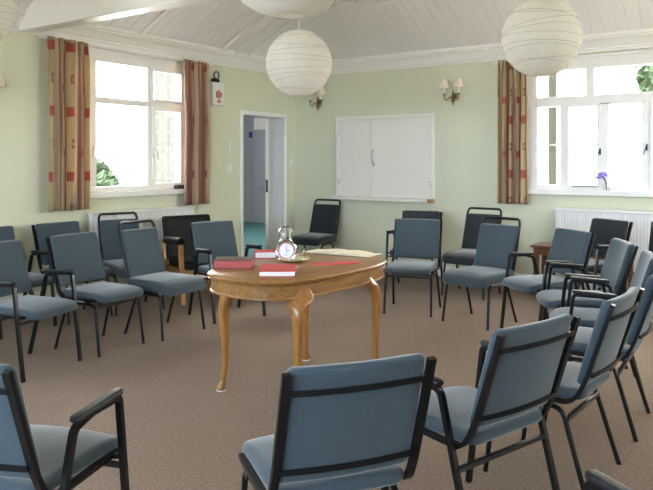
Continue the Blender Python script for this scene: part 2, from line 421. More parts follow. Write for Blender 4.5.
# skirting boards
def skirt(name, x0, x1, y0, y1): struct(obj(name, B(x0, x1, y0, y1, 0, .12, bev=.004), 'white'))
skirt('baseboard_left', -.005, .018, RY0, -1.19); skirt('baseboard_left_far', -.005, .018, -.16, 0)
skirt('baseboard_back', 0, RX, -.018, .005); skirt('baseboard_right', RX-.018, RX+.005, RY0, 0); skirt('baseboard_front', 0, RX, RY0-.005, RY0+.018)

# ------------------------------------------------------------------ windows
def frame_bars(bm, rects, place, d0, d1):
    for k_, (a0, a1, z0, z1) in enumerate(rects):
        p, q = place(a0, d0, z0), place(a1, d1-.0012*(k_ % 9), z1)
        box(bm, min(p[0], q[0]), max(p[0], q[0]), min(p[1], q[1]), max(p[1], q[1]), z0, z1, .006)
pl = lambda a, d, z: (d, a, z)          # left wall (d = x)
pb = lambda a, d, z: (a, -d, z)         # back wall (d = -y)
ptR = lambda a, d, z: (RX-d, a, z); ptF = lambda a, d, z: (a, RY0+d, z)
def window(name, place, rects, stays_, sill, gl, glazing=()):
    root = bpy.data.objects.new(name, None); COL.objects.link(root); root['kind'] = 'structure'
    bm = bmesh.new(); frame_bars(bm, rects, place, -.10, -.025); obj('window_frame', bm, 'white', root)
    if stays_:
        bm = bmesh.new(); frame_bars(bm, stays_, place, -.085, -.012); obj('casement', bm, 'white', root)
    if glazing:
        bm = bmesh.new(); frame_bars(bm, glazing, place, -.075, -.05); obj('glazing_bar', bm, 'white', root)
    for a0, a1, z0, z1 in gl:
        p, q = place(a0, -.066, z0), place(a1, -.062, z1)
        obj('pane', B(min(p[0], q[0]), max(p[0], q[0]), min(p[1], q[1]), max(p[1], q[1]), z0, z1), 'glass', root)
    a0, a1 = sill; bm = bmesh.new(); frame_bars(bm, [(a0, a1, 1.045, 1.10)], place, -.10, .055); obj('window_sill', bm, 'white', root)
    return root
def ring(a0, a1, z0, z1, w): return [(a0, a0+w, z0, z1), (a1-w, a1, z0, z1), (a0+w, a1-w, z0, z0+w), (a0+w, a1-w, z1-w, z1)]
w1 = window('window_1', pl,
    [(-3.80, -3.75, 1.06, 2.6), (-2.15, -2.04, 1.06, 2.6), (-3.75, -2.15, 2.45, 2.6), (-3.75, -2.15, 1.10, 1.155), (-3.40, -3.335, 1.155, 2.45), (-2.66, -2.60, 1.155, 2.45), (-3.75, -2.15, 2.02, 2.085)],
    ring(-2.60, -2.15, 1.14, 2.02, .035)+ring(-3.75, -3.40, 1.14, 2.02, .035)+ring(-2.60, -2.15, 2.085, 2.45, .025)+ring(-3.75, -3.40, 2.085, 2.45, .025), (-3.80, -2.0),
    [(-3.75, -3.40, 1.15, 2.03), (-3.34, -2.65, 1.15, 2.03), (-2.60, -2.15, 1.15, 2.03), (-3.75, -3.40, 2.08, 2.45), (-3.34, -2.65, 2.08, 2.45), (-2.60, -2.15, 2.08, 2.45)])
ups = [(3.32, 3.45), (3.70, 3.786), (4.121, 4.218), (4.547, 4.634), (4.965, 5.055), (5.38, 5.47), (5.80, 5.90)]
lights = [(ups[i][1], ups[i+1][0]) for i in range(6)]
w2 = window('window_2', pb,
    [(a, b, 1.06, 2.06) for a, b in ups]+[(3.32, 3.44, 2.03, 2.6), (5.80, 5.90, 2.03, 2.6), (3.985, 4.07, 2.12, 2.46), (4.95, 5.04, 2.12, 2.46), (3.44, 5.80, 2.035, 2.146), (3.44, 5.80, 2.44, 2.6), (3.45, 5.80, 1.10, 1.155)],
    [r_ for a, b in lights[1::2] for r_ in ring(a-.01, b+.01, 1.13, 2.05, .03)], (3.28, 5.96),
    [(a, b, 1.15, 2.04) for a, b in lights]+[(3.44, 3.985, 2.14, 2.44), (4.07, 4.95, 2.14, 2.44), (5.04, 5.80, 2.14, 2.44)],
    [(a, b, 1.595, 1.612) for a, b in lights])
def plain_window(name, place, a0, a1, n):
    w = (a1-a0)/n; rects = [(a0, a1, 1.06, 1.15), (a0, a1, 2.42, 2.6), (a0, a1, 2.02, 2.09)]+[(a0+w*k-(.0 if k == 0 else .04), a0+w*k+(.0 if k == n else .04), 1.1, 2.45) for k in range(n+1)]
    window(name, place, rects, [], (a0-.04, a1+.04), [(a0+.02, a1-.02, 1.13, 2.45)])
plain_window('window_3', pl, -8.0, -5.8, 4); plain_window('window_4', ptR, -3.3, -.9, 4); plain_window('window_5', ptF, 1.4, 7.0, 8)
# black stays and handles
for a in (3.49, 3.84, 4.27, 4.69, 5.10):
    if a in (3.49, 4.27): continue
    bm = bmesh.new(); sweep(bm, [(a, .005, 1.137), (a+.26, .002, 1.142)], .005, .004, sides=6); 
    obj('window_stay', bm, 'black', w2)
for a, z in ((4.135, 1.52), (4.985, 1.52), (4.60, 1.56)):
    bm = bmesh.new(); box(bm, a-.009, a+.009, .003, .014, z-.03, z+.04, .003); sweep(bm, [(a, .008, z+.03), (a, -.02, z+.02), (a-.025, -.022, z-.07)], .0045, .004, sides=6)
    obj('window_handle', bm, 'black', w2)
bm = bmesh.new(); sweep(bm, [(4.35, .006, 2.155), (4.62, -.03, 2.175)], .005, .004, sides=6); obj('window_stay', bm, 'black', w2)
for y, z in ((-2.585, 1.52), (-3.375, 1.52)):
    bm = bmesh.new(); box(bm, -.02, -.004, y-.012, y+.012, z-.05, z+.05, .003); sweep(bm, [(.0, y, z+.03), (.03, y, z+.02), (.035, y+.03, z-.09)], .008, .006, sides=6)
    obj('window_handle', bm, 'chrome', w1)
tag(obj('window_alarm', B(-.0, .045, -2.30, -2.17, 1.10, 1.15, bev=.006), 'darkgrey'), 'small black box lying on the left window sill beside the curtain', 'box')

# curtain rails
def rail(p, q, label, wall_dir):
    t = thing('curtain_rail', label, 'curtain rail', p)
    P = Vector(p); bm = bmesh.new(); d = Vector(q)-P
    sweep(bm, [(0, 0, 0), d], .008, .014, sides=4); obj('rail', bm, 'plastic', t)
    for k in range(5):
        c = d*((k+.5)/5); bm = bmesh.new(); w = Vector(wall_dir)
        sweep(bm, [c, c+w], .010, .012, sides=4); obj('bracket', bm, 'plastic', t)
rail((.05, -4.05, 2.585), (.05, -1.72, 2.585), 'white curtain rail above the left window under the cornice', (-.05, 0, 0))
rail((2.95, -.05, 2.565), (6.1, -.05, 2.565), 'white curtain rail above the wide right window', (0, .05, 0))

# curtains
def curtain(name, label, place, a0, a1, ztop, zbot, folds, amp, seed, topdrop=None, flare=0):
    rnd = random.Random(seed); bm = bmesh.new(); uvl = bm.loops.layers.uv.new('UVMap')
    n = folds*12; nz = 26; W = (a1-a0)
    ph = [rnd.uniform(-.5, .5) for _ in range(folds+2)]
    grid = []; us = []
    cum = 0; last = None
    for i in range(n+1):
        s = i/n; a = a0+W*s; f = s*folds
        row = []
        for j in range(nz+1):
            t = j/nz
            zt = ztop-(topdrop(s) if topdrop else 0); z = zt+(zbot-zt)*t
            am = amp*(.55+.45*min(1, t*3))*(.75+.5*abs(ph[int(f)]))
            pinch = .5*math.exp(-t*18)
            wob = .006*math.sin(9*t+ph[int(f)]*8)
            d = am*math.sin(2*PI*f+ph[int(f)]*.0)+.012*math.sin(5*PI*f+3*t)+wob+(-.01 if t < .04 else 0)*math.cos(2*PI*f)
            aa = a+.014*math.sin(4*PI*f+1)*(1-pinch)+flare*(s-.5)*t
            row.append(Vector(place(aa, .115+d, z)))
        grid.append(row)
        if last is not None: cum += (row[nz//2]-last).length
        last = row[nz//2]; us.append(cum)
    V = [[bm.verts.new(p) for p in row] for row in grid]
    for i in range(n):
        for j in range(nz):
            f = bm.faces.new((V[i][j], V[i+1][j], V[i+1][j+1], V[i][j+1]))
            for lp, (ii, jj) in zip(f.loops, ((i, j), (i+1, j), (i+1, j+1), (i, j+1))): lp[uvl].uv = (us[ii]+seed*.07, ztop-grid[ii][jj].z)
    t = thing(name, label, 'curtain', place((a0+a1)/2, .115, zbot), 0, None)
    o = obj('drape', bm, 'curtain', None, smooth=80); o.parent = t; o.matrix_parent_inverse = Matrix.Translation(-Vector(t.location))
    s_ = o.modifiers.new('thick', 'SOLIDIFY'); s_.thickness = .004
    # pleated header tape
    bm = bmesh.new(); uvl = bm.loops.layers.uv.new('UVMap'); m = [[bm.verts.new(g[0]+Vector((0, 0, .03))) for g in grid], [bm.verts.new(g[0]+Vector((0, 0, -.005))) for g in grid]]
    for i in range(n):
        f = bm.faces.new((m[0][i], m[0][i+1], m[1][i+1], m[1][i]))
        for lp, (ii, jj) in zip(f.loops, ((i, 0), (i+1, 0), (i+1, 1), (i, 1))): lp[uvl].uv = (us[ii]+seed*.07, -.03*(1-jj))
    h = obj('heading', bm, 'curtain', None, smooth=80); h.parent = t; h.matrix_parent_inverse = Matrix.Translation(-Vector(t.location))
    s_ = h.modifiers.new('thick', 'SOLIDIFY'); s_.thickness = .006
    return t
pcl = lambda a, d, z: (d, a, z); pcb = lambda a, d, z: (a, -d, z)
curtain('window_curtain', 'striped red and gold curtain left of the left window', pcl, -3.995, -3.545, 2.56, .945, 4, .045, 1)
curtain('window_curtain', 'striped red and gold curtain between the left window and the white wall box', pcl, -2.265, -1.845, 2.56, .915, 4, .042, 4)
curtain('window_curtain', 'striped red and gold curtain left of the wide window behind the right lantern', pcb, 3.03, 3.37, 2.56, .93, 5, .032, 2, topdrop=lambda s: .0 if s < .15 else .17*((s-.15)/.85)**1.3)
# curtain cords hang from the rail behind the curtain
rl = [o for o in COL.objects if o.name.startswith('curtain_rail')][0]
for y, y2 in ((-1.95, -1.93), (-1.89, -1.91)):
    bm = bmesh.new(); sweep(bm, [(0, y+4.05, -.02), (.005, y+4.05, -1.6), (.01, y2+4.05, -1.95)], .003, sides=5); obj('pull_cord', bm, 'plastic', rl)

# radiators
def radiator(label, place, a0, a1, z0, z1):
    ax = place((a0+a1)/2, 0, 0)
    t = thing('radiator', label, 'radiator', (ax[0], ax[1], z0))
    def child(nm, bm, mt, **k):
        o = obj(nm, bm, mt, None, **k); o.parent = t; o.matrix_parent_inverse = Matrix.Translation(-Vector(t.location)); return o
    bm = bmesh.new(); n = int((a1-a0)/.032)
    prof = []
    for k in range(n):
        s = a0+(a1-a0)*k/n; w = (a1-a0)/n
        prof += [(s, .075), (s+w*.22, .0795), (s+w*.62, .0795), (s+w*.84, .075)]
    prof.append((a1, .075))
    f = [[bm.verts.new(place(a, d, z)) for a, d in prof] for z in (z0+.03, z1-.03)]
    for i in range(len(prof)-1): bm.faces.new((f[0][i], f[0][i+1], f[1][i+1], f[1][i]))
    p, q = place(a0, .03, 0), place(a1, .076, 0)
    box(bm, min(p[0], q[0]), max(p[0], q[0]), min(p[1], q[1]), max(p[1], q[1]), z0+.01, z1-.01, .004)
    child('panel', bm, 'rad')
    p, q = place(a0-.004, .025, 0), place(a1+.004, .098, 0)
    bm = B(min(p[0], q[0]), max(p[0], q[0]), min(p[1], q[1]), max(p[1], q[1]), z1-.03, z1, bev=.004); child('top_grille', bm, 'rad')
    for a in (a0-.03, a1+.03):
        bm = bmesh.new(); sweep(bm, [place(a, .06, 0), place(a, .06, z0+.06), place(a+(.04 if a < a0 else -.04), .06, z0+.06)], .009, sides=8); child('pipe', bm, 'rad')
    bm = bmesh.new(); lathe(bm, [(0, 0), (.018, 0), (.018, .05), (0, .055)], place(a0-.03, .06, z0+.05), 10); child('valve', bm, 'plastic')
    for a in (a0+.15, a1-.15):
        p, q = place(a-.015, .004, 0), place(a+.015, .035, 0)
        child('bracket', B(min(p[0], q[0]), max(p[0], q[0]), min(p[1], q[1]), max(p[1], q[1]), z0+.05, z1-.05), 'rad')
radiator('white ribbed radiator under the left window', pcl, -3.48, -2.06, .24, .90)
radiator('white ribbed radiator under the wide right window', pcb, 3.68, 5.45, .24, .90)

# ------------------------------------------------------------------ doorway and hall beyond
dr = bpy.data.objects.new('door_1', None); COL.objects.link(dr); dr['kind'] = 'structure'
bm = bmesh.new(); box(bm, -WT-.01, .004, -1.128, -1.10, 0, 2.035, .003); box(bm, -WT-.01, .004, -.235, -.205, 0, 2.035, .003); box(bm, -WT-.01, .004, -1.128, -.205, 2.022, 2.05, .003)
obj('door_lining', bm, 'white', dr)
bm = bmesh.new(); box(bm, -.004, .014, -1.165, -1.11, 0, 2.075, .004); box(bm, -.004, .014, -.225, -.19, 0, 2.075, .004); box(bm, -.004, .014, -1.11, -.225, 2.03, 2.075, .004)
obj('architrave', bm, 'white', dr)
leaf = B(0, .84, -.02, .02, .01, 2.0, bev=.003); dl = obj('door_leaf', leaf, 'white', dr); dl.location = (-.29, -.265, 0); dl.rotation_euler = (0, 0, math.atan2(.779, -.633))
bm = bmesh.new(); box(bm, .06, .10, -.034, -.019, .93, 1.10, .004); 
lathe(bm, [(.009, 0), (.009, .05)], (.08, .02, 1.04), 10, axis='y'); sweep(bm, [(.08, .068, 1.04), (.08, .075, 1.04), (.19, .075, 1.035)], .009, sides=8); box(bm, .06, .10, .019, .026, .93, 1.10, .004)
obj('door_handle', bm, 'chrome', dl)
bm = B(-.002, .004, -.016, .016, .98, 1.16, bev=.001); obj('latch_plate', bm, 'darkgrey', dl)
# hall room
def prism(pts, z0, z1):
    bm = bmesh.new(); a = [bm.verts.new((x, y, z0)) for x, y in pts]; b = [bm.verts.new((x, y, z1)) for x, y in pts]
    bm.faces.new(a); bm.faces.new(b)
    for i in range(len(pts)): bm.faces.new((a[i], a[(i+1) % len(pts)], b[(i+1) % len(pts)], b[i]))
    return bm
HP = [(-.12, -1.6), (-1.1, -1.6), (-1.1, -.45), (-5.80, 4.65), (-.12, 4.65)]
struct(obj('floor_hall', prism(HP, -.12, -.002), 'hallfloor'))
struct(obj('ceiling_hall', prism([(-WT, -1.6)]+HP[1:4]+[(-WT, 4.65)], 2.6, 2.7), 'whitewall'))
struct(obj('wall_hall_far', prism([(-5.80, 4.65), (-5.60, 4.45), (-WT, 4.45), (-WT, 4.65)], 0, 2.6), 'hallwall'))
struct(obj('wall_hall_near', B(-1.1, -WT, -1.6, -1.5, -.3, 2.6), 'brick'))
struct(obj('wall_hall_side', B(-1.1, -1.0, -1.5, -.40, -.3, 2.6), 'brick'))
struct(obj('wall_hall_diagonal', prism([(-1.1, -.45), (-1.0, -.40), (-5.60, 4.45), (-5.80, 4.65)], 0, 2.6), 'hallwall'))
struct(obj('wall_hall_right', B(-WT-.08, -WT, .28, 4.45, 0, 2.6), 'hallwall'))
d2 = bpy.data.objects.new('door_2', None); COL.objects.link(d2); d2['kind'] = 'structure'
obj('door_leaf', B(-4.50, -3.70, 4.41, 4.45, 0, 2.14, bev=.003), 'halldoor', d2)
bm = bmesh.new(); box(bm, -3.70, -3.64, 4.40, 4.45, 0, 2.20); obj('door_lining', bm, 'white', d2)
s_ = tag(obj('wall_sign', B(-4.65, -4.56, 4.435, 4.449, 1.97, 2.10, bev=.002), 'bluebox'), 'small blue square sign on the grey wall seen through the doorway', 'sign')
struct(obj('trim_4', B(-4.5, -3.2, 4.43, 4.452, 2.15, 2.42), 'hatch'))
hl = thing('hall_fill_fitting', 'made-up round opal fitting, out of view, added to light the hall', 'light', (-1.8, 2.2, 2.6))  # unseen fitting, made up to go with the added hall lamp
bm = bmesh.new(); lathe(bm, [(0, -.10), (.10, -.09), (.16, -.05), (.17, 0)], seg=24); obj('diffuser', bm, 'frosted', hl, smooth=50)
ld = bpy.data.lights.new('hall_fill_lamp', 'POINT'); ld.energy = 55; ld.shadow_soft_size = .15; ld.color = (.92, .96, 1)  # fill lamp added to brighten the hall beyond the doorway
lo = bpy.data.objects.new('hall_fill_lamp', ld); COL.objects.link(lo); lo.location = (-1.8, 2.2, 2.35)

# serving hatch
ht = thing('serving_hatch', 'white double door serving hatch on the back wall', 'hatch', (.72, 0, .91))
def hc(nm, bm, mt, parent=ht, **k):
    o = obj(nm, bm, mt, None, **k); o.parent = parent
    base = Vector(ht.location); o.matrix_parent_inverse = Matrix.Translation(-base) if parent is ht else Matrix.Identity(4); return o
bm = bmesh.new(); box(bm, .72, .765, -.030, 0, .95, 2.02, .004); box(bm, 2.135, 2.18, -.030, 0, .95, 2.02, .004); box(bm, .765, 2.135, -.030, 0, 1.975, 2.02, .004); hc('frame', bm, 'hatch')
dL = hc('hatch_door', B(.768, 1.268, -.022, -.002, .95, 1.972, bev=.003), 'hatch'); dR_ = hc('hatch_door', B(1.273, 2.132, -.022, -.002, .95, 1.972, bev=.003), 'hatch')
for x, zs in ((.767, (1.15, 1.78)), (2.134, (1.14, 1.78))):
    for z in zs: hc('hinge', B(x-.008, x+.008, -.034, -.02, z-.035, z+.035, bev=.003), 'chrome')
bm = bmesh.new(); sweep(bm, fillet([(1.31, -.02, 1.56), (1.31, -.055, 1.56), (1.31, -.055, 1.40), (1.31, -.02, 1.40)], .02), .011, sides=8); hc('pull_handle', bm, 'chrome', smooth=40)
bm = bmesh.new(); box(bm, 1.30, 1.335, -.032, -.02, 1.36, 1.385, .003); hc('bolt', bm, 'chrome')
hc('shelf', B(.70, 2.12, -.10, 0, .905, .948, bev=.005), 'hatch'); hc('shelf_end', B(2.12, 2.185, -.10, 0, .905, .948, bev=.004), 'oak')

# wall fittings
def sw(name, label, y, z, w, h):
    t = thing(name, label, 'switch', (0, y, z)); obj('plate', B(0, .01, -w/2, w/2, -h/2, h/2, bev=.003), 'plastic', t)
    obj('rocker', B(.009, .016, -.012, .012, -.018, .018, bev=.002), 'plastic', t)
sw('light_switch', 'white light switch on the green wall left of the doorway', -1.372, 1.335, .086, .086)
sw('light_switch', 'white light switch near the room corner right of the doorway', -.10, 1.409, .086, .086)
tag(obj('wall_thermometer', B(0, .012, -1.385, -1.355, 1.50, 1.67, bev=.003), 'plastic'), 'narrow white strip on the wall above the light switch by the doorway', 'thermometer')
t = thing('wall_box', 'small white wall box with a red emblem and black ring beside the curtain', 'box', (0, -1.635, 2.10))
obj('case', B(0, .07, -.10, .10, 0, .28, bev=.006), 'plastic', t)
bm = bmesh.new()
for y0, y1, z0, z1 in ((-.045, -.012, .09, .17), (-.004, .022, .07, .19), (.030, .060, .10, .16), (-.030, .045, .045, .063), (-.015, .03, .03, .042)): box(bm, .069, .073, y0, y1, z0, z1, .001)
obj('emblem', bm, 'wovenred', t)
bm = bmesh.new(); box(bm, .005, .065, -.07, .03, .28, .325, .012); obj('bracket', bm, 'black', t)
bm = bmesh.new(); sweep(bm, [(.035, .0+.045*math.cos(a), .37+.045*math.sin(a)) for a in [2*PI*k/20 for k in range(20)]], .008, sides=6, closed=True, up=(1, 0, 0)); obj('ring', bm, 'darkgrey', t, smooth=40)
t = thing('smoke_detector', 'white round smoke detector on the ceiling near the back slope', 'smoke detector', (1.76, -1.20, FZ))
bm = bmesh.new(); lathe(bm, [(0, -.035), (.035, -.035), (.05, -.02), (.052, 0)], seg=20); obj('body', bm, 'plastic', t, smooth=40)
bm = bmesh.new(); lathe(bm, [(0, -.05), (.018, -.048), (.02, -.035)], seg=14); obj('sensor', bm, 'plastic', t, smooth=40)

# sconces
def make_sconce():
    t = thing('wall_sconce', '', 'wall lamp')      # local: wall plane y=0, room towards -y
    bm = bmesh.new(); lathe(bm, [(0, -.02), (.045, -.02), (.05, -.008), (.05, 0)], seg=20, axis='y')
    lathe(bm, [(0, -.14), (.008, -.135), (.012, -.12), (.006, -.105), (.024, -.085), (.034, -.06), (.028, -.03), (.014, -.01), (.020, .01), (.012, .03), (.016, .05), (.008, .075), (.012, .085), (0, .10)], (0, -.05, 0), 16)
    box(bm, -.01, .01, -.05, -.01, -.02, .0); obj('back_plate', bm, 'brass', t, smooth=40)
    for s in (-1, 1):
        bm = bmesh.new(); sweep(bm, fillet([(0, -.05, -.04), (s*.045, -.09, -.01), (s*.06, -.10, -.06), (s*.11, -.11, -.06), (s*.115, -.11, .01)], .03), .0085, sides=8)
        lathe(bm, [(.005, 0), (.03, .008), (.026, .018), (.014, .022), (.014, .03)], (s*.115, -.11, .008), 16); obj('arm', bm, 'brass', t, smooth=40)
        bm = bmesh.new(); lathe(bm, [(0, .0), (.013, .0), (.013, .085), (0, .085)], (s*.115, -.11, .035), 12); obj('candle', bm, 'plastic', t, smooth=40)
        bm = bmesh.new(); lathe(bm, [(.078, 0), (.048, .135), (.046, .135), (.076, 0)], (s*.115, -.11, .115), 24); obj('lamp_shade', bm, 'shade', t, smooth=40)
    return t
sc = make_sconce(); sc.location = (2.44, 0, 2.215); sc.scale = (.8, .8, .8); sc['label'] = 'brass two-arm wall sconce with cream shades right of the hatch'; sc['group'] = 'brass wall sconces'
c = copy_tree(sc); c.location = (.43, 0, 2.235); c['label'] = 'brass wall sconce partly hidden behind the middle paper lantern'
c = copy_tree(sc); c.location = (0, -4.56, 1.985); c.rotation_euler = (0, 0, R(90)); c['label'] = 'wall sconce at the left edge of the photo beside the left curtain'

# ------------------------------------------------------------------ chairs
def rail_L(s, w, top, topy):
    # back upright then seat side rail, one bent tube
    return fillet([(s*w, topy, top), (s*w, -.215, .49), (s*(w+.003), -.165, .398), (s*(w-.005), .20, .403)], {1: .10, 2: .07}, 6)
def seat_bm(w, d, t, ztop, front_drop, thick=False):
    bm = bmesh.new()
    def df(p):
        # pad local: x, y thickness -> z ; z height -> y
        x, th, l = p.x, p.y, p.z
        y = l; k = (l+d/2)/d
        z = ztop-t/2+th
        dome = .012*(1-(2*x/w)**2)*max(0, math.sin(PI*min(1, max(0, k))))
        if th > 0: z += dome
        if k > .72: z -= front_drop*((k-.72)/.28)**2
        if k < .12: z += .004
        y2 = y+.025*(1-(2*x/w)**2)*max(0, k-.5)*2*(0 if thick else 1)
        return Vector((x, y2+.03, z))
    return pad(bm, w, d, t, re=min(.024, t*.45), rc=.05, nx=12, nh=14, deform=df)
def back_bm(w, z0, z1, t, y0, y1, bow, off):
    bm = bmesh.new(); h = z1-z0
    def df(p):
        k = (p.z+h/2)/h
        y = y0+(y1-y0)*k+off+p.y-bow*(1-(2*p.x/w)**2)
        if p.y > 0: y += .006*(1-(2*p.x/w)**2)*math.sin(PI*k)
        return Vector((p.x, y, z0+h*k))
    return pad(bm, w, h, t, re=.018, rc=.022, nx=16, nh=12, deform=df)
def make_chair(kind, fab):
    t = thing('stacking_chair', '', 'chair')
    if kind == 'L':
        obj('seat', seat_bm(.455, .50, .085, .452, .03, True), fab, t, smooth=50)
        obj('backrest', back_bm(.396, .455, .838, .045, -.205, -.318, .012, .012), fab, t, smooth=50)
        bm = bmesh.new()
        s0 = [(.215, .16, .358), (.215, -.16, .365), (.203, -.215, .47), (.197, -.325, .835), (.185, -.345, .895), (-.185, -.345, .895), (-.197, -.325, .835), (-.203, -.215, .47), (-.215, -.16, .365), (-.215, .16, .358)]
        sweep(bm, fillet(s0, {1: .05, 2: .05, 3: .0, 4: .075, 5: .075, 7: .05, 8: .05}, 7), .0125, sides=8, up=(0, 0, 1))
        obj('back_frame', bm, 'black', t, smooth=50)
        for s in (-1, 1):
            bm = bmesh.new(); sweep(bm, fillet([(s*.218, .05, .348), (s*.218, .19, .348), (s*.235, .233, 0)], .05), .0115, sides=8); obj('leg', bm, 'black', t, smooth=50)
            bm = bmesh.new(); sweep(bm, fillet([(s*.218, .05, .348), (s*.218, -.08, .348), (s*.236, -.206, 0)], .05), .0115, sides=8); obj('leg', bm, 'black', t, smooth=50)
        bm = bmesh.new(); sweep(bm, [(-.218, .05, .348), (.218, .05, .348)], .009, sides=6); sweep(bm, [(-.21, -.06, .348), (.21, -.06, .348)], .009, sides=6); obj('stretcher', bm, 'stretch', t)
        return t
    obj('seat', seat_bm(.432, .47, .046, .448, .024), fab, t, smooth=50)
    obj('backrest', back_bm(.436, .475, .845, .045, -.205, -.318, .022, .018), fab, t, smooth=50)
    for s in (-1, 1):
        bm = bmesh.new(); sweep(bm, rail_L(s, .226, .835, -.330), .0085, .0125, sides=4, up=(1, 0, 0)); obj('side_frame', bm, 'black', t, smooth=35)
    for z, y in ((.775, -.327), (.525, -.250)):
        bm = bmesh.new(); sweep(bm, [(x, y+.010-.022*(1-(x/.226)**2), z) for x in [-.220+.440*k/14 for k in range(15)]], .0075, .004, sides=4, up=(0, 1, 0)); obj('back_rail', bm, 'black', t)
    if kind == 'S':
        for s in (-1, 1):
            bm = bmesh.new(); sweep(bm, fillet([(s*.212, .0, .365), (s*.212, .185, .365), (s*.219, .236, 0)], .05), .0115, sides=8); obj('leg', bm, 'black', t, smooth=50)
            bm = bmesh.new(); sweep(bm, fillet([(s*.212, .0, .365), (s*.212, -.115, .365), (s*.232, -.226, 0)], .05), .0115, sides=8); obj('leg', bm, 'black', t, smooth=50)
            bm = bmesh.new(); box(bm, s*.219-.010, s*.219+.010, .10, .13, .36, .40); obj('bracket', bm, 'black', t); obj('bracket', B(s*.219-.010, s*.219+.010, -.07, -.04, .36, .40), 'black', t)
        bars = ((.19, .348, .212), (-.135, .32, .214))
    else:
        for s in (-1, 1):
            bm = bmesh.new(); sweep(bm, fillet([(s*.262, -.0, .612), (s*.262, .150, .615), (s*.258, .227, 0)], .022, 4), .0105, .0105, sides=4, up=(1, 0, 0)); obj('leg', bm, 'black', t, smooth=35)
            bm = bmesh.new(); sweep(bm, fillet([(s*.262, .0, .612), (s*.262, -.088, .592), (s*.262, -.248, 0)], .022, 4), .0105, .0105, sides=4, up=(1, 0, 0)); obj('leg', bm, 'black', t, smooth=35)
            bm = bmesh.new(); pad(bm, .042, .25, .022, re=.009, rc=.016, nx=4, nh=6, deform=lambda p, s=s: Vector((s*.262+p.x, .032+p.z, .626+p.y+.06*(p.z)))); obj('armrest', bm, 'blackpad', t, smooth=50)
            bm = bmesh.new(); sweep(bm, [(s*.22, .165, .40), (s*.258, .178, .40)], .008, sides=4); obj('bracket', bm, 'black', t); bm = bmesh.new(); sweep(bm, [(s*.22, -.13, .40), (s*.262, -.145, .40)], .008, sides=4); obj('bracket', bm, 'black', t)
        bars = ((.18, .365, .255), (-.165, .33, .26))
    for y, z, w in bars:
        bm = bmesh.new(); sweep(bm, [(-w, y, z), (w, y, z)], .0085, .0085, sides=4); obj('stretcher', bm, 'stretch', t)
    if kind != 'S':
        bm = bmesh.new(); sweep(bm, [(-.222, .10, .402), (.222, .10, .402)], .009, sides=4); sweep(bm, [(-.222, -.12, .398), (.222, -.12, .398)], .009, sides=4); obj('seat_support', bm, 'black', t)
    return t
protos = {}
def chair(kind, fab, x, y, deg, label, group):
    if (kind, fab) not in protos: o = make_chair(kind, fab); protos[(kind, fab)] = o
    else: o = copy_tree(protos[(kind, fab)])
    o.location = (x, y, 0); o.rotation_euler = (0, 0, R(deg)); o['label'] = label; o['group'] = group
    return o
GI, GO = 'chairs in the inner circle', 'chairs in the outer row'
chair('A', 'blue', .405, -4.525, 274, 'blue-grey armchair at left edge in the rear row, half hidden behind another', GO)
chair('S', 'blue', .451, -3.930, 267, 'armless blue-grey chair against the left wall below the left curtain', GO)
chair('L', 'blue', .584, -3.409, 252, 'loop-backed blue-grey chair in front of the left radiator', GO)
chair('A', 'blue', 1.514, -5.083, 282, 'blue-grey armchair at left edge in the front row', GI)
chair('S', 'blue', 1.467, -4.446, 274, 'armless square-backed chair in left front row between armchair and loop-backed chair', GI)
chair('L', 'blue', 1.524, -3.850, 271, 'loop-backed blue-grey chair with thick seat in the left front row', GI)
chair('A', 'blue', 1.565, -3.115, 252, 'blue-grey armchair just behind the left end of the wooden table', GI)
chair('L', 'char', .669, -.451, 184, 'charcoal loop-backed chair alone in the far room corner', GO)
chair('A', 'char', 2.354, -.908, 190, 'charcoal armchair below the hatch, behind an armless blue-grey chair', GO)
chair('S', 'blue', 2.870, -1.960, 196, 'armless square-backed chair just beyond the right end of the table', GI)
chair('L', 'char', 3.030, -.891, 178, 'charcoal loop-backed chair near the back wall below the right curtain', GO)
chair('L', 'blue', 3.578, -2.031, 167, 'loop-backed blue-grey chair in front of the charcoal loop-backed one', GI)
chair('A', 'blue', 4.165, -2.147, 142, 'blue-grey armchair in front of the low wooden side table', GI)
chair('A', 'char', 4.227, -.90, 150, 'charcoal armchair in front of the right radiator', GO)
chair('S', 'char', 4.93, -.93, 172, 'charcoal chair at the right edge beside the right radiator', GO)
chair('A', 'blue', 4.592, -2.678, 117, 'blue-grey armchair facing left, second of the right side armchairs', GI)
chair('A', 'blue', 4.854, -3.279, 106, 'blue-grey armchair facing left at right edge, its back cut by the frame', GI)
chair('S', 'blue', 4.99, -3.86, 92, 'armless chair seen side-on at right edge behind the nearer ones', GI)
chair('S', 'blue', 4.966, -4.630, 86, 'armless chair seen from its side and back, right of the large armchair', GI)
chair('A', 'blue', 4.83, -5.292, 72, 'large blue-grey armchair seen from behind, right of the centre foreground chair', GI)
chair('S', 'blue', 4.599, -5.984, 55, 'armless blue chair seen from behind at bottom centre', GI)
chair('A', 'blue', 3.768, -6.525, 17, 'armchair cut off at the bottom left corner of the photo', GI)
chair('A', 'blue', 5.72, -5.89, 62, 'armchair with only armrest and seat corner showing at bottom right', 'chairs behind the circle')

